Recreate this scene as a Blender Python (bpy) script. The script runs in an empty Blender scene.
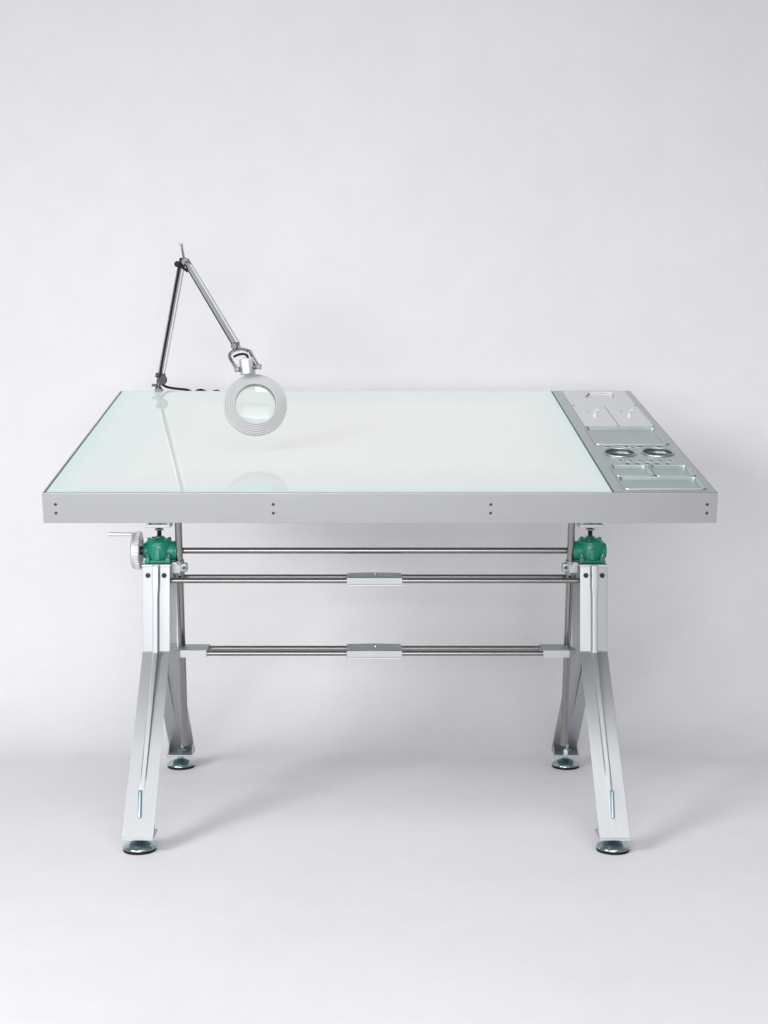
import bpy, bmesh, math, random
from mathutils import Vector, Matrix
random.seed(4)
sc = bpy.context.scene
COL = sc.collection
PI = math.pi
R = math.radians

# ------------------------------------------------------------------ materials
def new_mat(name):
    m = bpy.data.materials.new(name); m.use_nodes = True
    return m, m.node_tree.nodes, m.node_tree.links, m.node_tree.nodes['Principled BSDF']

def metal(name, col, rough, bump=0.0, stretch=(1, 1, 1), scale=60, metallic=1.0, var=0.06, rvar=0.08):
    m, N, L, P = new_mat(name)
    P.inputs['Metallic'].default_value = metallic
    tc = N.new('ShaderNodeTexCoord'); mp = N.new('ShaderNodeMapping')
    mp.inputs['Scale'].default_value = stretch
    nz = N.new('ShaderNodeTexNoise'); nz.inputs['Scale'].default_value = scale
    nz.inputs['Detail'].default_value = 5
    L.new(tc.outputs['Object'], mp.inputs['Vector']); L.new(mp.outputs['Vector'], nz.inputs['Vector'])
    cr = N.new('ShaderNodeMapRange'); cr.inputs['To Min'].default_value = 1 - var; cr.inputs['To Max'].default_value = 1 + var
    L.new(nz.outputs['Fac'], cr.inputs['Value'])
    mx = N.new('ShaderNodeVectorMath'); mx.operation = 'SCALE'
    mx.inputs[0].default_value = col
    L.new(cr.outputs['Result'], mx.inputs['Scale']); L.new(mx.outputs['Vector'], P.inputs['Base Color'])
    rr = N.new('ShaderNodeMapRange'); rr.inputs['To Min'].default_value = max(0.02, rough - rvar); rr.inputs['To Max'].default_value = rough + rvar
    L.new(nz.outputs['Fac'], rr.inputs['Value']); L.new(rr.outputs['Result'], P.inputs['Roughness'])
    if bump:
        b = N.new('ShaderNodeBump'); b.inputs['Strength'].default_value = bump; b.inputs['Distance'].default_value = 0.0006
        L.new(nz.outputs['Fac'], b.inputs['Height']); L.new(b.outputs['Normal'], P.inputs['Normal'])
    return m

def plain(name, col, rough, metallic=0.0, spec=0.5):
    m, N, L, P = new_mat(name)
    P.inputs['Base Color'].default_value = (*col, 1); P.inputs['Roughness'].default_value = rough
    P.inputs['Metallic'].default_value = metallic; P.inputs['Specular IOR Level'].default_value = spec
    return m

ALU_FRAME = metal('brushed_aluminium', (0.47, 0.475, 0.49), 0.42, 0.2, (0.6, 40, 40), 14)
ALU_PANEL = metal('satin_panel_aluminium', (0.50, 0.555, 0.55), 0.38, 0.10, (30, 0.8, 30), 14)
ALU_LEG = metal('anodised_leg_aluminium', (0.485, 0.502, 0.518), 0.45, 0.12, (60, 60, 1.5), 16, metallic=0.92, var=0.06)
ALU_CLAMP = metal('milled_aluminium', (0.42, 0.445, 0.46), 0.50, 0.1, (1, 1, 1), 120)
LID = metal('frosted_lid_aluminium', (0.76, 0.775, 0.785), 0.5, 0.05, (1, 1, 1), 90, metallic=0.55)
STEEL = metal('stainless_tube', (0.29, 0.284, 0.278), 0.24, 0.0, (0.5, 20, 20), 6, var=0.03, rvar=0.03)
ROD = metal('ground_steel_rod', (0.31, 0.302, 0.292), 0.17, 0.0, (20, 20, 0.5), 6, var=0.03, rvar=0.03)
CHROME = metal('chrome', (0.54, 0.55, 0.56), 0.12, 0.0, (1, 1, 1), 20)
CHROME_DARK = metal('dark_chrome', (0.33, 0.35, 0.34), 0.16, 0.0, (1, 1, 1), 20)
ARM = metal('arm_chrome', (0.42, 0.45, 0.44), 0.16)
ADJ = metal('blue_zinc', (0.42, 0.58, 0.65), 0.38)
KNOB = metal('knob_steel', (0.15, 0.155, 0.158), 0.42)
ZINC = metal('zinc_plate', (0.38, 0.49, 0.515), 0.17, 0.0, (1, 1, 1), 30, var=0.2)
SCREW = metal('dark_screw_steel', (0.10, 0.10, 0.105), 0.35)
GREEN = metal('green_gearbox_enamel', (0.006, 0.235, 0.152), 0.32, 0.25, (1, 1, 1), 220, metallic=0.0, var=0.15)
WHEEL = metal('handwheel_alloy', (0.72, 0.72, 0.73), 0.40, metallic=0.8)
LAMP_HEAD = metal('lamp_head_enamel', (0.52, 0.532, 0.538), 0.38, metallic=0.25)
LAMP_TAB = plain('white_pull_tab', (0.72, 0.73, 0.73), 0.35)
BLACK = plain('black_rubber', (0.008, 0.008, 0.009), 0.55, spec=0.25)
HOLE = plain('bore_dark', (0.02, 0.02, 0.022), 0.6)
GASKET = plain('dark_teal_gasket', (0.03, 0.065, 0.07), 0.3)

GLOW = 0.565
# white frosted glass, greener where the plate's rim shows through
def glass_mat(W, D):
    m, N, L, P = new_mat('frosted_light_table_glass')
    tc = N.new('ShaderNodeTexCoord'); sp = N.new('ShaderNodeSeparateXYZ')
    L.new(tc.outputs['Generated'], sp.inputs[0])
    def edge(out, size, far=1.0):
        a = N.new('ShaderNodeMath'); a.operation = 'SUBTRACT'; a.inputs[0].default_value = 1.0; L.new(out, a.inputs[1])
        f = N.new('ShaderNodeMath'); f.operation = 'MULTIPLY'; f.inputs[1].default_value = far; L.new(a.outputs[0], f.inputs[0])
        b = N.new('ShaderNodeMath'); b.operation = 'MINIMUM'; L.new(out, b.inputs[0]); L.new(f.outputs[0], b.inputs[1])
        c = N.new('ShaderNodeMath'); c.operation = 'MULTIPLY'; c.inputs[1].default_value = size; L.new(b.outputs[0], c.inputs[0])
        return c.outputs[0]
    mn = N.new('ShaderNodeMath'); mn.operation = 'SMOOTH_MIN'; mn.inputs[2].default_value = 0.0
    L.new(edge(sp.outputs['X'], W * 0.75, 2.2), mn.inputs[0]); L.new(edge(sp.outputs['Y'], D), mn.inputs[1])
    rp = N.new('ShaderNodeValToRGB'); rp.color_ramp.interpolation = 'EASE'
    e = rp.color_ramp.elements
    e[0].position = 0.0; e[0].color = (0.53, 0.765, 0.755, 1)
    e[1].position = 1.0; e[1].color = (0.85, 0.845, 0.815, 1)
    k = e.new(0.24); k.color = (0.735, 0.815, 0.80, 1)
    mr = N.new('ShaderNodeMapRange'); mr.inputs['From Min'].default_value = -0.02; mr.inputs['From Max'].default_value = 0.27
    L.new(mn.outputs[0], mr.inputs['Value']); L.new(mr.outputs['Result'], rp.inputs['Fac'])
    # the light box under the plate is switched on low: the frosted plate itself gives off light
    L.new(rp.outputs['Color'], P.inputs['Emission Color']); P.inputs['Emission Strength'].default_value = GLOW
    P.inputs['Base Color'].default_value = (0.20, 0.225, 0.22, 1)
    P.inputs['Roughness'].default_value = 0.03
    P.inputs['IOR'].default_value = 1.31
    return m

def lens_mat():
    m, N, L, P = new_mat('lens_glass')
    P.inputs['Base Color'].default_value = (0.93, 0.985, 0.975, 1)
    P.inputs['Transmission Weight'].default_value = 1.0
    P.inputs['Roughness'].default_value = 0.0
    P.inputs['IOR'].default_value = 1.45; P.inputs['Specular IOR Level'].default_value = 0.0
    return m

def paper_mat():
    m, N, L, P = new_mat('backdrop_paper')
    tc = N.new('ShaderNodeTexCoord')
    nz = N.new('ShaderNodeTexNoise'); nz.inputs['Scale'].default_value = 1.7; nz.inputs['Detail'].default_value = 4
    n2 = N.new('ShaderNodeTexNoise'); n2.inputs['Scale'].default_value = 9; n2.inputs['Detail'].default_value = 8; n2.inputs['Roughness'].default_value = 0.7
    L.new(tc.outputs['Object'], nz.inputs['Vector']); L.new(tc.outputs['Object'], n2.inputs['Vector'])
    ad = N.new('ShaderNodeMath'); ad.operation = 'ADD'
    L.new(nz.outputs['Fac'], ad.inputs[0]); L.new(n2.outputs['Fac'], ad.inputs[1])
    rp = N.new('ShaderNodeMapRange'); rp.inputs['From Min'].default_value = 0.6; rp.inputs['From Max'].default_value = 1.4
    rp.inputs['To Min'].default_value = 0.925; rp.inputs['To Max'].default_value = 1.0
    L.new(ad.outputs[0], rp.inputs['Value'])
    mx = N.new('ShaderNodeVectorMath'); mx.operation = 'SCALE'; mx.inputs[0].default_value = (0.80, 0.797, 0.818)
    L.new(rp.outputs['Result'], mx.inputs['Scale']); L.new(mx.outputs['Vector'], P.inputs['Base Color'])
    P.inputs['Roughness'].default_value = 0.75; P.inputs['Specular IOR Level'].default_value = 0.25
    b = N.new('ShaderNodeBump'); b.inputs['Strength'].default_value = 0.3; b.inputs['Distance'].default_value = 0.006
    L.new(nz.outputs['Fac'], b.inputs['Height']); L.new(b.outputs['Normal'], P.inputs['Normal'])
    return m

# ------------------------------------------------------------------ mesh helpers
def box(bm, lo, hi, bevel=0.0):
    x0, y0, z0 = lo; x1, y1, z1 = hi
    r = bmesh.ops.create_cube(bm, size=1.0, matrix=Matrix.Translation(((x0 + x1) / 2, (y0 + y1) / 2, (z0 + z1) / 2)) @ Matrix.Diagonal((x1 - x0, y1 - y0, z1 - z0, 1)))
    if bevel:
        vs = set(r['verts']); es = [e for e in bm.edges if e.verts[0] in vs and e.verts[1] in vs]
        bmesh.ops.bevel(bm, geom=es, offset=bevel, segments=2, profile=0.5, affect='EDGES')

def frame_from(axis):
    a = Vector(axis).normalized()
    t = Vector((0, 0, 1)) if abs(a.z) < 0.9 else Vector((1, 0, 0))
    u = t.cross(a).normalized(); v = a.cross(u)
    return a, u, v

def lathe(bm, base, axis, prof, n=40, close=False):
    """prof: (radius, height along axis); closes ends on the axis when radius is 0"""
    base = Vector(base); a, u, v = frame_from(axis)
    rings = []
    for r, h in prof:
        c = base + a * h
        if r < 1e-7: rings.append([bm.verts.new(c)])
        else: rings.append([bm.verts.new(c + (u * math.cos(2 * PI * i / n) + v * math.sin(2 * PI * i / n)) * r) for i in range(n)])
    pairs = list(zip(rings, rings[1:]))
    if close: pairs.append((rings[-1], rings[0]))
    for A, B in pairs:
        for i in range(n):
            j = (i + 1) % n
            q = [A[i % len(A)], A[j % len(A)], B[j % len(B)], B[i % len(B)]]
            s = []
            for w in q:
                if w not in s: s.append(w)
            if len(s) > 2:
                try: bm.faces.new(s)
                except ValueError: pass

def cyl(bm, p, q, r, n=24, ch=0.0):
    p = Vector(p); q = Vector(q); L = (q - p).length
    ch = min(ch, r * 0.5, L * 0.4)
    pr = [(0, 0), (r - ch, 0), (r, ch), (r, L - ch), (r - ch, L), (0, L)] if ch else [(0, 0), (r, 0), (r, L), (0, L)]
    lathe(bm, p, q - p, pr, n)

def tube(bm, pts, r, n=12, sub=0, flat=None):
    pts = [Vector(p) for p in pts]
    if sub:
        out = []
        for i in range(len(pts) - 1):
            p0 = pts[max(i - 1, 0)]; p1 = pts[i]; p2 = pts[i + 1]; p3 = pts[min(i + 2, len(pts) - 1)]
            for k in range(sub):
                t = k / sub
                out.append(0.5 * ((2 * p1) + (p2 - p0) * t + (2 * p0 - 5 * p1 + 4 * p2 - p3) * t * t + (3 * p1 - p0 - 3 * p2 + p3) * t ** 3))
        out.append(pts[-1]); pts = out
    prev = None; rings = []
    for i, p in enumerate(pts):
        d = (pts[min(i + 1, len(pts) - 1)] - pts[max(i - 1, 0)]).normalized()
        if prev is None: _, u, _ = frame_from(d)
        else: u = (prev - d * prev.dot(d)).normalized()
        if flat is not None:
            f = Vector(flat[0]); u = (f - d * f.dot(d)).normalized()
        v = d.cross(u); prev = u
        ru, rv = (r, r) if flat is None else (flat[1], flat[2])
        rings.append([bm.verts.new(p + u * ru * math.cos(2 * PI * k / n) + v * rv * math.sin(2 * PI * k / n)) for k in range(n)])
    for A, B in zip(rings, rings[1:]):
        for k in range(n): bm.faces.new((A[k], A[(k + 1) % n], B[(k + 1) % n], B[k]))
    bm.faces.new(rings[0][::-1]); bm.faces.new(rings[-1])

def hexnut(bm, p, axis, r, h): lathe(bm, p, axis, [(0, 0), (r, 0), (r, h * .85), (r * .85, h), (0, h)], 6)

def rounded(u0, v0, u1, v1, r, n=5):
    out = []
    for cx, cy, a0 in ((u1 - r, v0 + r, -90), (u1 - r, v1 - r, 0), (u0 + r, v1 - r, 90), (u0 + r, v0 + r, 180)):
        for i in range(n + 1):
            a = R(a0 + 90 * i / n); out.append((cx + r * math.cos(a), cy + r * math.sin(a)))
    return out

def circle(cx, cy, r, n=32): return [(cx + r * math.cos(2 * PI * i / n), cy + r * math.sin(2 * PI * i / n)) for i in range(n)]

def plate(bm, outer, holes, w0, w1):
    """flat plate between heights w0 < w1 with through holes"""
    tops = []
    for w in (w1, w0):
        es = []; loops = []
        for lp in [outer] + holes:
            vs = [bm.verts.new((x, y, w)) for x, y in lp]; loops.append(vs)
            for i in range(len(vs)): es.append(bm.edges.new((vs[i], vs[(i + 1) % len(vs)])))
        bmesh.ops.triangle_fill(bm, use_beauty=True, use_dissolve=False, edges=es, normal=(0, 0, 1 if w == w1 else -1))
        tops.append(loops)
    for A, B in zip(*tops):
        for i in range(len(A)):
            j = (i + 1) % len(A); bm.faces.new((A[i], A[j], B[j], B[i]))

def loops_skin(bm, loops, cap=True):
    rings = [[bm.verts.new(p) for p in lp] for lp in loops]
    for A, B in zip(rings, rings[1:]):
        for i in range(len(A)):
            j = (i + 1) % len(A); bm.faces.new((A[i], A[j], B[j], B[i]))
    if cap: bm.faces.new(rings[-1])
    return rings

def obj(name, bm, mat, parent=None, loc=(0, 0, 0), rot=(0, 0, 0), smooth=40, label=None, normals=True, weighted=True):
    if normals: bmesh.ops.recalc_face_normals(bm, faces=bm.faces)
    me = bpy.data.meshes.new(name); bm.to_mesh(me); bm.free()
    me.materials.append(mat)
    o = bpy.data.objects.new(name, me); COL.objects.link(o)
    o.parent = parent; o.location = loc; o.rotation_euler = rot
    if smooth:
        for p in me.polygons: p.use_smooth = True
        me.set_sharp_from_angle(angle=R(smooth))
        if weighted:
            wn = o.modifiers.new('weighted_normals', 'WEIGHTED_NORMAL'); wn.keep_sharp = True
    if label: o['label'] = label
    return o

def thing(name, label, cat, loc=(0, 0, 0)):
    o = bpy.data.objects.new(name, None); COL.objects.link(o); o.location = loc
    o.empty_display_size = 0.1; o['label'] = label; o['category'] = cat
    return o

def copy_part(o, parent, loc):
    c = o.copy(); COL.objects.link(c); c.parent = parent; c.location = loc
    for ch in list(o.children):
        d = ch.copy(); COL.objects.link(d); d.parent = c
    return c

B = bmesh.new

# ------------------------------------------------------------------ studio backdrop
bm = B()
prof = [(-3.2, 0.0)]
yw, rc = 0.93, 0.41
for i in range(0, 17):
    a = R(-90 + 90 * i / 16); prof.append((yw - rc + rc * math.cos(a), rc + rc * math.sin(a)))
prof.append((yw, 4.2))
L0 = [bm.verts.new((-3.2, y, z)) for y, z in prof]; R0 = [bm.verts.new((3.2, y, z)) for y, z in prof]
for i in range(len(prof) - 1): bm.faces.new((L0[i], R0[i], R0[i + 1], L0[i + 1]))
bd = obj('studio_backdrop', bm, paper_mat(), smooth=60, normals=False, weighted=False)
bd['kind'] = 'structure'; bd['label'] = 'pale grey seamless paper sweep behind and under the desk'; bd['category'] = 'backdrop'

# ------------------------------------------------------------------ drafting desk
desk = thing('drafting_desk', 'silver metal drafting desk with tilted frosted glass top and green gearboxes', 'desk')
TILT = R(12.95); Y0, Z0 = -0.509, 0.8472
W0, W1, DEP, H = -0.744, 0.757, 1.058, 0.0705
def top_part(name, bm, mat, parent=None, **k):
    if parent is None: return obj(name, bm, mat, desk, (0, Y0, Z0), (TILT, 0, 0), **k)
    return obj(name, bm, mat, parent, **k)
PU = 0.527                       # where the tool panel begins

bm = B(); box(bm, (W0, 0, -H), (W1, 0.006, -0.0005), 0.0012)
apron = top_part('front_apron', bm, ALU_FRAME)
bm = B(); box(bm, (W0, 0.0065, -H), (W0 + 0.004, DEP - 0.0065, -0.0005), 0.0008); top_part('side_apron', bm, ALU_FRAME)
bm = B(); box(bm, (W1 - 0.004, 0.0065, -H), (W1, DEP - 0.0065, -0.0005), 0.0008); top_part('side_apron', bm, ALU_FRAME)
bm = B(); box(bm, (W0, DEP - 0.006, -H), (W1, DEP, -0.0005), 0.0012); top_part('back_apron', bm, ALU_FRAME)
bm = B(); box(bm, (W0 + 0.0045, 0.0065, -H + 0.004), (W1 - 0.0045, DEP - 0.0065, -H + 0.007)); top_part('bottom_panel', bm, ALU_FRAME)
scr = None
for u in (-0.715, -0.231, 0.2527, 0.734):
    for w in (-0.027, -0.047):
        bm = B(); lathe(bm, (u, 0.0, w), (0, -1, 0), [(0.0034, -0.001), (0.0034, 0.0006), (0.0028, 0.0012), (0.0014, 0.0012), (0.0012, 0.0002), (0, 0.0002)], 16)
        top_part('screw', bm, SCREW, apron)

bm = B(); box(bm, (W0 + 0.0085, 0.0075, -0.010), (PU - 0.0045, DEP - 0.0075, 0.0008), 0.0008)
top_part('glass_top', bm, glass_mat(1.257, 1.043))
for u0, u1 in ((W0 + 0.0045, W0 + 0.008), (PU - 0.004, PU - 0.0005)):
    bm = B(); box(bm, (u0, 0.007, -0.012), (u1, DEP - 0.007, -0.0012)); top_part('glass_gasket', bm, GASKET)

# tool panel with its cut-outs
trays = [(0.556, 0.027, 0.736, 0.122), (0.556, 0.133, 0.641, 0.226), (0.649, 0.133, 0.737, 0.226), (0.555, 0.426, 0.737, 0.599)]
lids = [(0.555, 0.858, 0.738, 1.046), (0.555, 0.614, 0.6455, 0.853), (0.6475, 0.614, 0.738, 0.853)]
cups = [(0.600, 0.345, 0.0385), (0.6935, 0.348, 0.0385)]
pegs = [(0.588 + 0.0238 * i, 0.274) for i in range(6)] + [(0.600 + 0.0238 * i, 0.240) for i in range(5)] + \
       [(0.580, 0.402), (0.628, 0.404), (0.639, 0.398), (0.660, 0.404), (0.708, 0.404)]
holes = [rounded(*t, 0.009) for t in trays] + [rounded(*l, 0.003, 3) for l in lids] + [circle(*c, 40) for c in cups] + [circle(x, y, 0.0072, 20) for x, y in pegs]
bm = B(); plate(bm, [(PU, 0.0065), (W1 - 0.0045, 0.0065), (W1 - 0.0045, DEP - 0.0065), (PU, DEP - 0.0065)], holes, -0.004, 0.0)
panel = top_part('tool_panel', bm, ALU_PANEL, smooth=25)

for t in trays:
    def lp(d, w, r, sh=0.0, n=6): return [(x, y + sh, w) for x, y in rounded(t[0] + d, t[1] + d, t[2] - d, t[3] - d, r, n)]
    bm = B()
    loops_skin(bm, [lp(-0.0034, 0.0003, 0.0115), lp(-0.0032, 0.0020, 0.0115), lp(-0.0024, 0.0029, 0.011), lp(-0.0010, 0.0030, 0.0095), lp(0.0008, 0.0022, 0.0085), lp(0.0016, 0.0006, 0.008),
                    lp(0.0022, -0.0026, 0.0075, 0.0014), lp(0.0036, -0.0036, 0.0068, 0.0024), lp(0.0056, -0.0040, 0.006, 0.0024)])
    top_part('tray', bm, ALU_PANEL, panel, smooth=50, normals=False)
for i, l in enumerate(lids):
    bm = B()
    o = rounded(l[0] + .0008, l[1] + .0008, l[2] - .0008, l[3] - .0008, 0.003, 3)
    hs = []
    if i == 0: hs = [[(0.609, 0.962), (0.694, 0.962), (0.702, 1.032), (0.632, 1.032)]]
    else: hs = [circle((l[0] + l[2]) / 2 - 0.007, l[3] - 0.066, 0.0075, 24)]
    plate(bm, o, hs, -0.0035, 0.0012)
    lid = top_part('lid', bm, LID, panel, smooth=25)
    bm = B(); box(bm, (l[0], l[1], -0.030), (l[2], l[3], -0.028)); 
    for a, b in (((l[0], l[1]), (l[0] + .001, l[3])), ((l[2] - .001, l[1]), (l[2], l[3])), ((l[0] + .0012, l[1]), (l[2] - .0012, l[1] + .001)), ((l[0] + .0012, l[3] - .001), (l[2] - .0012, l[3]))):
        box(bm, (a[0], a[1], -0.0278), (b[0], b[1], -0.0045))
    top_part('compartment', bm, ALU_PANEL, panel)
    if i == 0:
        bm = B(); tr = [(0.611, 0.964), (0.692, 0.964), (0.700, 1.030), (0.634, 1.030)]
        loops_skin(bm, [[(x, y, -0.0036) for x, y in tr], [(x + (0.655 - x) * 0.06, y + (0.997 - y) * .06, -0.0062) for x, y in tr]])
        top_part('finger_recess', bm, LID, panel, normals=False)
    else:
        cx = (l[0] + l[2]) / 2
        bm = B()
        pth = [(cx - 0.001, 0.716, -0.002), (cx - 0.001, 0.714, 0.006), (cx - 0.001, 0.709, 0.0160), (cx - 0.001, 0.700, 0.0245), (cx - 0.001, 0.692, 0.0270)]
        tube(bm, pth, 1, 12, 5, flat=((1, 0, 0), 0.0050, 0.0016))
        top_part('pull_tab', bm, LAMP_TAB, panel)
for u, v in ((0.5600, 0.8555), (0.7330, 0.8555), (0.5590, 0.6065), (0.7340, 0.6065)):
    bm = B(); lathe(bm, (u, v, 0.0005), (0, 0, 1), [(0.0042, -0.001), (0.0042, 0.0014), (0.003, 0.0026), (0.0014, 0.0028), (0.0012, 0.0015), (0, 0.0015)], 18)
    top_part('screw', bm, CHROME, panel)
for x, y in pegs:
    bm = B(); lathe(bm, (x, y, 0), (0, 0, 1), [(0.0070, 0.0004), (0.0069, -0.003), (0.0069, -0.012), (0, -0.012)], 20)
    ph = top_part('peg_hole', bm, HOLE, panel)
    bm = B(); lathe(bm, (x, y, 0), (0, 0, 1), [(0.0088, 0.0002), (0.0085, 0.0009), (0.0078, 0.0012), (0.0071, 0.0005), (0.0071, 0.0002)], 20, True)
    top_part('peg_hole_rim', bm, LID, panel)
for cx, cy, r in cups:
    bm = B()
    lathe(bm, (cx, cy, 0), (0, 0, 1), [(r + 0.0030, 0.0003), (r + 0.0026, 0.0022), (r + 0.0010, 0.0032), (r - 0.0012, 0.0026), (r - 0.0026, 0.0008), (r - 0.0006, -0.0085), (r - 0.0050, -0.0095), (r - 0.0054, -0.0125), (r - 0.0030, -0.024), (r - 0.0035, -0.060), (0, -0.060)], 48)
    top_part('cup_well', bm, ALU_PANEL, panel, smooth=30)

# base: four folded sheet legs in two pairs
BX = 0.5536
ZT, ZK = 0.637, 0.418
def make_leg(sy, knee_y, foot_y, zb_=0.034):
    """folded sheet: vertical upright from ZT to the knee ZK, then splayed to the toe; sy = outward direction"""
    w = 0.0345
    st = [(ZT, knee_y, w, 0.019, 0.0070), (0.585, knee_y, w, 0.019, 0.0070), (0.560, knee_y, w, 0.019, 0.0052), (ZK, knee_y, w, 0.019, 0.0052)]
    for k in range(1, 9):
        t = k / 8; z = ZK + (zb_ - ZK) * t
        d = 0.019 * max(0.0, 1 - max(0.0, (t - 0.05)) / 0.78)
        st.append((z, knee_y + (foot_y - knee_y) * t, w + 0.0015 * t, d, 0.0052 - 0.002 * t))
    bm = B(); th = 0.0035
    rows = []
    for i, (z, y, hw, d, rw) in enumerate(st):
        f = min(1, d / 0.019)
        sec = [(-hw, 0), (-hw + .0015, 0.0006), (-rw - 0.0035, 0.0018 * f), (-rw - .0005, d - .0006 * f), (-rw + .0015, d), (rw - .0015, d), (rw + .0005, d - .0006 * f), (rw + 0.0035, 0.0018 * f), (hw - .0015, 0.0006), (hw, 0)]
        out = [bm.verts.new((x, y + sy * o, z)) for x, o in sec]
        inn = [bm.verts.new((x * (0.99 if abs(x) > hw - .01 else 0.7), y + sy * (o - th), z)) for x, o in sec]
        rows.append(out + inn[::-1])
    for A, C in zip(rows, rows[1:]):
        n = len(A)
        for i in range(n): bm.faces.new((A[i], A[(i + 1) % n], C[(i + 1) % n], C[i]))
    bm.faces.new(rows[0]); bm.faces.new(rows[-1][::-1])
    # toe flange folded inward under the leg, with two side lips
    y0, y1 = sorted((foot_y - sy * 0.001, foot_y - sy * 0.074))
    box(bm, (-0.036, y0, zb_), (0.036, y1, zb_ + 0.0045), 0.001)
    for s in (-1, 1):
        xa, xb = sorted((s * 0.0352, s * 0.0325))
        ya, yb = sorted((foot_y - sy * 0.006, foot_y - sy * 0.030))
        v = [bm.verts.new(p) for p in ((xa, foot_y - sy * .012, zb_ + .0047), (xa, foot_y - sy * .055, zb_ + .0047), (xa, foot_y - sy * .032, zb_ + .026), (xb, foot_y - sy * .012, zb_ + .0047), (xb, foot_y - sy * .055, zb_ + .0047), (xb, foot_y - sy * .032, zb_ + .026))]
        for f in ((0, 1, 2), (5, 4, 3), (0, 3, 4, 1), (1, 4, 5, 2), (2, 5, 3, 0)): bm.faces.new([v[k] for k in f])
    # weld bead across the knee
    for s in (-1, 1):
        tube(bm, [(s * 0.0340, knee_y + sy * 0.0005, ZK), (s * 0.0095, knee_y + sy * 0.0016, ZK)], 0.0016, 8)
    return bm

FY_F, FY_R = -0.336, 0.430
front_leg = obj('leg', make_leg(-1, -0.068, FY_F - 0.036), ALU_LEG, desk, (-BX, 0, 0), smooth=28)
bore = []
for s in (-1, 1):
    bm = B(); lathe(bm, (s * 0.0205, -0.0705, 0.611), (0, -1, 0), [(0.0062, -0.002), (0.0062, 0.0012), (0.0054, 0.0014), (0.0050, 0.0004), (0, 0.0004)], 24)
    obj('bolt_hole', bm, HOLE, front_leg)
bm = B()   # zinc adjuster bolt lying in the slot of the leg
dy = (FY_F - 0.036 + 0.068); sl = Vector((0, dy, 0.034 - ZK)).normalized()
t0, t1 = 0.757, 0.886
def on_leg(t, off=0): return Vector((0, -0.068 + dy * t - off, ZK + (0.034 - ZK) * t))
sx_ = Vector((-0.0042, 0, 0)); tube(bm, [on_leg(t0, .0005) + sx_, on_leg(t0 + .006, .0028) + sx_, on_leg(t1 - .006, .0028), on_leg(t1, .0005)], 0.0046, 12)
obj('adjuster_bolt', bm, ADJ, front_leg)
rl_ = copy_part(front_leg, desk, (BX, 0, 0))
for ch in rl_.children:
    if ch.name.startswith('adjuster'): ch.scale.x = -1
rear_leg = obj('leg', make_leg(1, 0.068, FY_R + 0.036, 0.038), ALU_LEG, desk, (-BX, 0, 0), smooth=28)
bm = B(); hexnut(bm, (0.004, FY_R - 0.002, 0.0425), (0, 0, 1), 0.0115, 0.011); cyl(bm, (0.004, FY_R - 0.002, 0.0535), (0.004, FY_R - 0.002, 0.068), 0.0062, 14, 0.001)
obj('levelling_nut', bm, ZINC, rear_leg)
copy_part(rear_leg, desk, (BX, 0, 0))

bm = B(); lathe(bm, (0, 0, 0), (0, 0, 1), [(0, 0.0055), (0.037, 0.0055), (0.0388, 0.0070), (0.0388, 0.0090), (0.0375, 0.0110), (0.034, 0.0138), (0.028, 0.0175), (0.021, 0.0210), (0.014, 0.0236), (0.009, 0.0250), (0.0072, 0.0258), (0.0072, 0.0385), (0, 0.0385)], 40)
foot0 = obj('foot', bm, ZINC, desk, (-BX, FY_F, 0), smooth=35)
bm = B(); lathe(bm, (0, 0, 0), (0, 0, 1), [(0, 0), (0.0375, 0), (0.0385, 0.0015), (0.0385, 0.0045), (0.0375, 0.0054), (0, 0.0054)], 40)
obj('rubber_pad', bm, BLACK, foot0)
for x, y in ((BX, FY_F), (-BX, FY_R), (BX, FY_R)): copy_part(foot0, desk, (x, y, 0))

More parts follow.
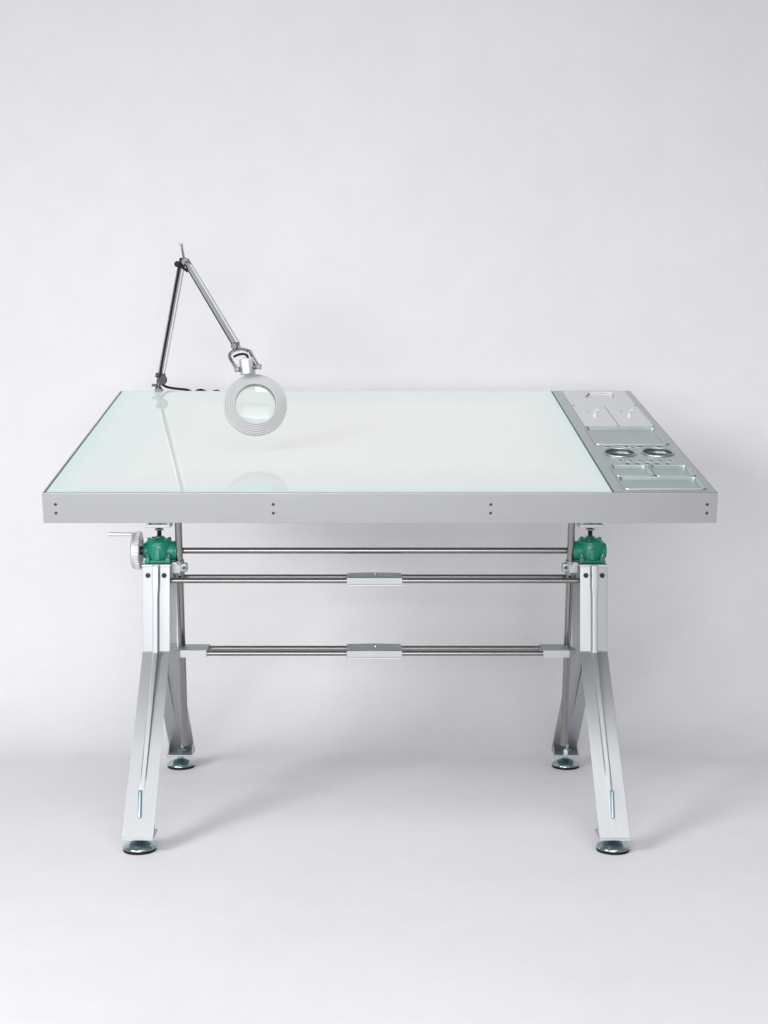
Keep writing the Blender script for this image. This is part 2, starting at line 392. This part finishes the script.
for s in (-1, 1):
    cx = s * BX; gy = -0.011
    # cap plate joining the two uprights
    bm = B(); box(bm, (cx - 0.036, -0.071, ZT - 0.0045), (cx + 0.036, 0.072, ZT + 0.0015), 0.001)
    obj('cap_plate', bm, ALU_LEG, desk)
    # worm gearbox
    bm = B()
    box(bm, (cx - 0.034, gy - 0.034, ZT + 0.0018), (cx + 0.034, gy + 0.034, ZT + 0.010), 0.003)
    zb = ZT + 0.009
    lathe(bm, (cx, gy, zb), (0, 0, 1), [(0, 0), (0.0315, 0), (0.0335, 0.006), (0.0345, 0.016), (0.0345, 0.034), (0.0330, 0.040), (0.0345, 0.0405), (0.0345, 0.044), (0.0300, 0.0495), (0.0225, 0.0535), (0.0200, 0.0540), (0.013, 0.0545), (0.012, 0.058), (0.0085, 0.060), (0, 0.060)], 48)
    lathe(bm, (cx - s * 0.005, gy, 0.668), (-s, 0, 0), [(0, 0), (0.025, 0), (0.025, 0.034), (0.0235, 0.036), (0.0235, 0.043), (0.018, 0.0455), (0.009, 0.0455), (0.009, 0.047), (0, 0.047)], 32)
    lathe(bm, (cx + s * 0.005, gy, 0.668), (s, 0, 0), [(0, 0), (0.021, 0), (0.021, 0.030), (0.019, 0.034), (0.011, 0.036), (0, 0.036)], 32)
    box(bm, (cx - 0.006, gy - 0.0385, ZT + 0.010), (cx + 0.006, gy - 0.030, ZT + 0.038), 0.002)
    for a in (-1, 1):
        box(bm, (cx + a * 0.026 - 0.006, gy - 0.0365, ZT + 0.0018), (cx + a * 0.026 + 0.006, gy - 0.020, ZT + 0.016), 0.002)
    gb = obj('gearbox', bm, GREEN, desk, smooth=35)
    for a in range(6):
        p = (cx + 0.0265 * math.cos(a * PI / 3 + .26), gy + 0.0265 * math.sin(a * PI / 3 + .26), zb + 0.0505)
        bm = B(); cyl(bm, (p[0], p[1], p[2] - 0.004), (p[0], p[1], p[2] + 0.0055), 0.0042, 14, 0.0008); obj('cap_bolt', bm, GREEN if a % 2 else SCREW, gb)
    for a in (-1, 1):
        for b in (-1, 1):
            x, y = cx + a * 0.0265, gy + b * 0.0285
            bm = B(); hexnut(bm, (x, y, ZT + (0.016 if b < 0 else 0.010)), (0, 0, 1), 0.0062, 0.005); cyl(bm, (x, y, ZT + 0.012), (x, y, ZT + 0.025), 0.0032, 12, .0006)
            obj('base_bolt', bm, ZINC, gb)
    # lifting screw and the bracket that carries the top
    zs = zb + 0.058
    bm = B(); pr = [(0, 0)]
    nth = 10
    for k in range(nth): pr += [(0.0052, k * 0.0035), (0.0064, k * 0.0035 + 0.0017)]
    pr += [(0, nth * 0.0035)]
    lathe(bm, (cx, gy, zs), (0, 0, 1), pr, 20); obj('lifting_screw', bm, SCREW, desk, smooth=20)
    bm = B(); lathe(bm, (cx, gy, 0.7205), (0, 0, 1), [(0.0068, 0), (0.0125, 0), (0.0125, 0.004), (0.0068, 0.006)], 6, True); obj('lock_nut', bm, CHROME, desk)
    bm = B()
    box(bm, (cx - 0.031, gy - 0.031, 0.729), (cx + 0.031, gy + 0.031, 0.737), 0.0012)
    for a in (-1, 1):
        x0, x1 = sorted((cx + a * 0.024, cx + a * 0.029))
        zt = lambda y: Z0 + (y - Y0) * math.tan(TILT) - (H + 0.0005) / math.cos(TILT)
        v = [bm.verts.new(p) for x in (x0, x1) for p in ((x, gy - .028, .7372), (x, gy + .028, .7372), (x, gy + .028, zt(gy + .028)), (x, gy - .028, zt(gy - .028)))]
        for f in ((0, 1, 2, 3), (7, 6, 5, 4), (0, 4, 5, 1), (1, 5, 6, 2), (2, 6, 7, 3), (3, 7, 4, 0)): bm.faces.new([v[k] for k in f])
    mb = obj('mount_bracket', bm, ALU_LEG, desk)
    # tilting guide rod and its clamp
    rx = 0.0 + s * 0.5005
    py, pz = -0.019, 0.627
    dn = Vector((0, math.sin(TILT), -math.cos(TILT)))
    P0 = Vector((rx, py, pz))
    bm = B(); cyl(bm, P0 - dn * 0.283, P0 + dn * 0.496, 0.0092, 28, 0.0015)
    obj('guide_rod', bm, ROD, desk)
    bm = B()
    x0, x1 = sorted((cx - s * 0.0345, rx - s * 0.004))
    box(bm, (x0, py - 0.0135, 0.6125), (x1, py + 0.016, 0.6405), 0.0012)
    xe0, xe1 = sorted((rx - s * 0.0005, rx - s * 0.0205)); box(bm, (xe0, py - 0.0120, 0.6145), (xe1, py + 0.012, 0.6375), 0.0045)
    lathe(bm, P0 - dn * 0.018, dn, [(0.0094, 0), (0.0122, 0), (0.0122, 0.038), (0.0094, 0.038)], 28, True)
    rc_ = obj('rod_clamp', bm, ALU_CLAMP, desk)
    bm = B(); lathe(bm, (rx - s * 0.0125, py - 0.0122, 0.626), (0, -1, 0), [(0.0050, -.002), (0.0050, 0.002), (0.0042, 0.0030), (0.0026, 0.0030), (0.0022, 0.001), (0, 0.001)], 20); obj('clamp_bolt', bm, SCREW, rc_)
    # tapered end bracket of the lower stretcher
    zl = 1.042 - (650.8 - 405) * 3.66 / 1420
    xa, xb = cx - s * 0.0345, cx - s * 0.1250
    bm = B()
    sec = [(xa, 0.006, 0.004), (xa - s * 0.012, 0.026, 0.0078), (xa - s * 0.024, 0.0475, 0.0092), (xb, 0.0475, 0.0092)]
    lo = [[(x, -hy, zl - hz), (x, hy, zl - hz), (x, hy, zl + hz), (x, -hy, zl + hz)] for x, hy, hz in sec]
    rr = loops_skin(bm, lo); bm.faces.new(rr[0][::-1])
    bmesh.ops.bevel(bm, geom=list(bm.edges), offset=0.0009, segments=2, affect='EDGES')
    obj('end_bracket', bm, ALU_CLAMP, desk, smooth=30)

# stretchers, drive shaft
zm = 1.042 - (578.8 - 405) * 3.66 / 1420
for y in (-0.037, 0.040):
    bm = B(); cyl(bm, (-BX + 0.030, y, zm), (BX - 0.030, y, zm), 0.0068, 24, 0.001); obj('stretcher_tube', bm, STEEL, desk)
    bm = B(); cyl(bm, (-BX + 0.090, y * 0.95, zl), (BX - 0.090, y * 0.95, zl), 0.0068, 24, 0.001); obj('stretcher_tube', bm, STEEL, desk)
bm = B(); cyl(bm, (-BX + 0.045, -0.011, 0.668), (BX - 0.045, -0.011, 0.668), 0.0080, 28, 0.001); obj('drive_shaft', bm, STEEL, desk)
for z in (zm, zl):
    x0, x1 = -0.0715, 0.0690
    bm = B()
    prf = [(-0.050, -0.0080), (-0.050, 0.0080), (-0.048, 0.0096), (-0.02, 0.0098), (0.0, 0.0100), (0.02, 0.0098), (0.048, 0.0096), (0.050, 0.0080), (0.050, -0.0080)]
    nx = 7
    lo = []
    for k in range(nx + 1):
        x = x0 + (x1 - x0) * k / nx; c = 1 - abs(2 * k / nx - 1)
        lo.append([(x, y, z + w + (0.0016 * c if w > 0.009 else 0)) for y, w in prf])
    rr = loops_skin(bm, lo); bm.faces.new(rr[0][::-1])
    br = obj('centre_bracket', bm, ALU_CLAMP, desk, smooth=20)
    bm = B(); box(bm, (x0 - 0.0006, -0.0525, z - 0.0125), (x1 + 0.0006, 0.0525, z - 0.0083), 0.0008); obj('bracket_lip', bm, ALU_LEG, br)
    bm = B(); lathe(bm, (0.002, 0, z + 0.0125), (0, 0, 1), [(0.0055, -0.003), (0.0055, 0.000), (0.0045, 0.0014), (0.0022, 0.0014), (0.002, 0.0), (0, 0.0)], 20); obj('bracket_bolt', bm, CHROME, br)

# handwheel on the left gearbox
hx = -0.607
bm = B(); n = 36
pr = []
lathe(bm, (hx, -0.011, 0.668), (-1, 0, 0), [(0.012, -0.004), (0.030, -0.004), (0.034, -0.008), (0.044, -0.008), (0.047, -0.005), (0.047, 0.012), (0.044, 0.015), (0.034, 0.015), (0.030, 0.010), (0.014, 0.010), (0.012, 0.020), (0, 0.020)], 72)
for k in range(n):
    a = 2 * PI * k / n; c = Vector((hx, -0.011 + 0.0468 * math.cos(a), 0.668 + 0.0468 * math.sin(a)))
    cyl(bm, c + Vector((0.007, 0, 0)), c - Vector((0.004, 0, 0)), 0.0022, 8)
hw = obj('handwheel', bm, WHEEL, desk, smooth=35)
bm = B(); lathe(bm, (hx - 0.010, -0.018, 0.7105), (-1, 0, 0), [(0, 0), (0.0036, 0), (0.0036, 0.006), (0.0055, 0.008), (0.0046, 0.026), (0.0056, 0.060), (0.0050, 0.066), (0, 0.068)], 20); obj('crank_handle', bm, WHEEL, hw)
bm = B(); cyl(bm, (-BX - 0.030, -0.011, 0.668), (hx + 0.002, -0.011, 0.668), 0.0115, 20); obj('hub_shaft', bm, SCREW, hw)

# ------------------------------------------------------------------ magnifier lamp on the rear edge
zt = Z0 + (0.515 - Y0) * math.tan(TILT)
lamp = thing('magnifier_lamp', 'chrome folding arm magnifier lamp with ringed round head clamped to the rear edge', 'lamp', (-0.63, 0.515, zt))
LO = Vector((-0.63, 0.515, zt))
def lp_(name, bm, mat, parent=None, **k):
    bmesh.ops.translate(bm, verts=bm.verts, vec=-LO)
    return obj(name, bm, mat, parent or lamp, **k)
E0 = Vector((-0.5536, 0.43, 1.451)); A0 = Vector((-0.6245, 0.510, 1.128)); A1 = Vector((-0.345, -0.160, 1.190))
bm = B()
bk = 0.549 - 0.008
box(bm, (-0.640, 0.500, zt - 0.001), (-0.620, 0.5260, zt + 0.006), 0.001)
box(bm, (-0.640, 0.5395, zt - 0.085), (-0.620, 0.545, zt + 0.0055), 0.001)
box(bm, (-0.640, 0.5265, zt - 0.004), (-0.620, 0.5455, zt + 0.0060), 0.001)
box(bm, (-0.640, 0.490, zt - 0.097), (-0.620, 0.545, zt - 0.091), 0.001)
lathe(bm, (-0.630, 0.515, zt + 0.003), (0, 0, 1), [(0, 0), (0.010, 0), (0.010, 0.008), (0.0065, 0.010), (0.0065, 0.030), (0, 0.030)], 20)
cl = lp_('edge_clamp', bm, KNOB)
bm = B(); cyl(bm, (-0.6335, 0.505, zt + 0.016), (-0.648, 0.500, zt + 0.018), 0.0045, 14, .001); lp_('thumb_screw', bm, CHROME_DARK, cl)
bm = B(); tube(bm, [(-0.630, 0.515, zt + 0.028), (-0.629, 0.513, 1.116), A0], 0.0062, 14); cyl(bm, A0 + Vector((-0.013, -.004, 0.002)), A0 + Vector((0.014, .004, -0.002)), 0.0072, 18, .001)
lp_('swivel_post', bm, KNOB)
bm = B(); cyl(bm, A0 + Vector((0.006, -0.016, -0.012)), A0 + Vector((0.010, -0.008, -0.012)), 0.0145, 22, .001); lp_('tension_knob', bm, KNOB)
def arm(name, p, q, sidev, main, thin, off, inner=None):
    # a chrome channel with two slim spring rods beside it
    bm = B(); cyl(bm, p, q, 0.0056, 18, .001); o = lp_(name, bm, main)
    s = Vector(sidev)
    bm = B(); cyl(bm, p + s * off, q + s * off, 0.0019, 10); lp_('spring_rod', bm, thin, o)
    bm = B(); cyl(bm, p - s * off * .55, q - s * off * .55, 0.0023, 10); lp_('spring_rod' if inner is None else 'arm_cable', bm, inner or thin, o)
    return o
la = arm('lower_arm', A0, E0, (1, 0.3, -0.2), ARM, CHROME, 0.0105)
bm = B(); dd = (E0 - A0); tube(bm, [A0 + Vector((0.002, -0.012, -0.004)), A0 + dd * .1 + Vector((-.001, -0.0085, 0)), A0 + dd * .5 + Vector((-.001, -0.0085, 0)), A0 + dd * .93 + Vector((-.001, -0.0085, 0)), E0 + Vector((0.004, -0.014, -0.004))], 0.0033, 10, 4); lp_('arm_cable', bm, BLACK, la)
ua = arm('upper_arm', E0 + Vector((0.014, -0.006, 0.004)), A1, (0.9, -0.1, 0.5), ARM, CHROME, 0.0105, BLACK)
# elbow
bm = B()
cyl(bm, E0 + Vector((-0.010, -0.012, -0.004)), E0 + Vector((-0.004, 0.012, -0.004)), 0.0090, 18, .001)
box(bm, E0 + Vector((-0.004, -0.010, -0.010)), E0 + Vector((0.012, 0.010, 0.014)), 0.003)
tube(bm, [E0 + Vector((-0.004, -0.014, -0.006)), E0 + Vector((0.022, -0.016, -0.026))], 0.0042, 10)
el = lp_('elbow_joint', bm, BLACK)
bm = B(); cyl(bm, E0 + Vector((0.014, -0.020, 0.002)), E0 + Vector((0.016, 0.008, 0.002)), 0.0115, 22, .0015); lp_('elbow_knob', bm, KNOB, el)
bm = B(); tube(bm, [E0 + Vector((0.010, -0.012, 0.010)), E0 + Vector((0.005, -0.012, 0.038)), E0 + Vector((0.003, -0.012, 0.056))], 0.0036, 12); cyl(bm, E0 + Vector((-0.004, -.012, 0.052)), E0 + Vector((0.007, -.012, 0.054)), 0.0026, 10); lp_('elbow_lever', bm, CHROME, el)
# yoke and neck
def yk(px, py, Z): return Vector(((px - 360) * Z / 1420 - 0.038, Z - 3.66, 1.042 - (py - 405) * Z / 1420))
ctr = Vector((-0.293, -0.190, 1.0435))
kn1 = Vector((-0.3385, -0.181, 1.1290)); kn2 = Vector((-0.2855, -0.184, 1.1355))
ypts = [kn1, (-0.3575, -0.176, 1.1605), (-0.3500, -0.170, 1.1745), (-0.3310, -0.165, 1.1800), (-0.3105, -0.170, 1.1745), (-0.3045, -0.176, 1.1665), kn2]
bm = B(); tube(bm, ypts, 1, 12, 5, flat=((0, 1, 0.15), 0.0120, 0.0046))
cyl(bm, A1, (-0.332, -0.164, 1.178), 0.0060, 14)
yo = lp_('yoke', bm, CHROME)
bm = B(); cyl(bm, A1 + Vector((-0.002, -0.014, -0.003)), A1 + Vector((0.002, 0.012, -0.001)), 0.0088, 20, .002); lp_('pivot_knob', bm, KNOB, yo)
for p, s in ((kn1, -1), (kn2, 1)):
    bm = B(); cyl(bm, p + Vector((-s * 0.016, 0, 0)), p + Vector((s * 0.006, 0, 0)), 0.0060, 16, .001); cyl(bm, p + Vector((0, -0.012, 0)), p + Vector((0, -0.004, 0)), 0.0066, 16, .001); lp_('yoke_knob', bm, KNOB, yo)
nrm = Vector((math.sin(R(9)) * math.cos(R(16)), -math.cos(R(9)) * math.cos(R(16)), math.sin(R(16))))
bm = B(); lathe(bm, (-0.3125, -0.178, 1.1175), (-0.10, 0.10, 1), [(0, 0), (0.0185, 0), (0.0190, 0.002), (0.0190, 0.034), (0.0165, 0.0375), (0.006, 0.0385), (0.005, 0.046), (0, 0.046)], 32)
nk = lp_('neck', bm, WHEEL)
bm = B(); tube(bm, [(-0.347, -0.186, 1.160), (-0.335, -0.190, 1.165), (-0.322, -0.190, 1.1665), (-0.314, -0.188, 1.163), (-0.311, -0.184, 1.152)], 0.0030, 10, 4); lp_('head_cable', bm, BLACK, nk)
# ringed head
ro = 0.0775; prf = [(0.0500, -0.020), (0.070, -0.020), (0.0755, -0.017), (ro, -0.010), (ro, -0.0005), (0.0765, 0.0010)]
h = 0.0010
for k, r in enumerate((0.0732, 0.0692, 0.0652, 0.0612, 0.0572, 0.0534)):
    prf += [(r + 0.0008, h), (r + 0.0003, h - 0.0016), (r - 0.0003, h + 0.0016)]; h += 0.0016
prf += [(0.0506, h), (0.0498, h - 0.0008)]
bm = B(); lathe(bm, ctr, nrm, prf, 96, True); hd = lp_('lamp_head', bm, LAMP_HEAD, smooth=30)
bm = B(); lathe(bm, ctr, nrm, [(0.0499, h - 0.0040), (0.0506, h - 0.0040), (0.0506, -0.019), (0.0485, -0.019), (0.0485, h - 0.010)], 64, True); lp_('lens_seat', bm, CHROME_DARK, hd)
bm = B(); pr = []
RL = 0.30; rl = 0.0484; d0 = 0.004
top = [(rl * k / 10, d0 + math.sqrt(RL ** 2 - (rl * k / 10) ** 2) - math.sqrt(RL ** 2 - rl ** 2)) for k in range(11)]
lathe(bm, ctr - nrm * 0.008, nrm, top + [(r, -z + 2 * 0.0) for r, z in reversed(top)], 64)
lp_('magnifying_lens', bm, lens_mat(), hd, smooth=50)
# mains cable
bm = B()
tube(bm, [A0 + Vector((0.002, -0.012, -0.004)), (-0.6235, 0.512, 1.1090), (-0.612, 0.528, 1.0970), (-0.590, 0.535, 1.0915), (-0.562, 0.536, 1.0885), (-0.546, 0.536, 1.0860), (-0.530, 0.536, 1.0790), (-0.518, 0.536, 1.0850),
          (-0.506, 0.536, 1.0868), (-0.494, 0.536, 1.0815), (-0.480, 0.536, 1.0780), (-0.466, 0.535, 1.0835), (-0.456, 0.533, 1.0830), (-0.448, 0.530, 1.0740), (-0.446, 0.528, 1.0550), (-0.446, 0.522, 1.0430)], 0.0036, 10, 6)
lp_('power_cable', bm, BLACK)

# ------------------------------------------------------------------ camera
cam = bpy.data.objects.new('camera', bpy.data.cameras.new('camera')); COL.objects.link(cam)
cam.location = (-0.038, -3.66, 1.042); cam.rotation_euler = (PI / 2, 0, 0)
c = cam.data; c.sensor_fit = 'VERTICAL'; c.sensor_height = 36; c.sensor_width = 27; c.lens = 1420 / 1024 * 36
c.shift_x = 24 / 1024; c.shift_y = -107 / 1024; c.clip_end = 100; c.clip_start = 0.05
sc.camera = cam

# ------------------------------------------------------------------ studio light
w = bpy.data.worlds.new('World'); sc.world = w; w.use_nodes = True
w.node_tree.nodes['Background'].inputs['Color'].default_value = (0.97, 0.98, 1.0, 1)
w.node_tree.nodes['Background'].inputs['Strength'].default_value = 0.31
def area(name, loc, target, sx, sy, power, col=(1, 1, 1), spread=180):
    l = bpy.data.lights.new(name, 'AREA'); l.shape = 'RECTANGLE'; l.size = sx; l.size_y = sy; l.energy = power; l.color = col; l.spread = R(spread)
    o = bpy.data.objects.new(name, l); COL.objects.link(o); o.location = loc
    o.rotation_euler = (Vector(target) - Vector(loc)).to_track_quat('-Z', 'Y').to_euler()
    return o
area('key_softbox', (-3.0, -2.9, 2.45), (0.45, 0.2, 0.0), 1.4, 1.4, 35, spread=95)
area('low_fill', (-0.7, -5.8, 1.05), (0.0, 0.3, 0.7), 3.6, 1.5, 150)
area('top_softbox', (0.5, -2.75, 3.7), (0.4, -1.4, 0.0), 3.2, 1.8, 20.5, spread=100)

sc.view_settings.view_transform = 'Standard'; sc.view_settings.look = 'None'
sc.view_settings.exposure = 0.0; sc.view_settings.gamma = 1.0
sc.render.engine = 'CYCLES'
sc.cycles.use_denoising = True
sc.cycles.max_bounces = 10; sc.cycles.transmission_bounces = 8; sc.cycles.glossy_bounces = 6; sc.cycles.diffuse_bounces = 5
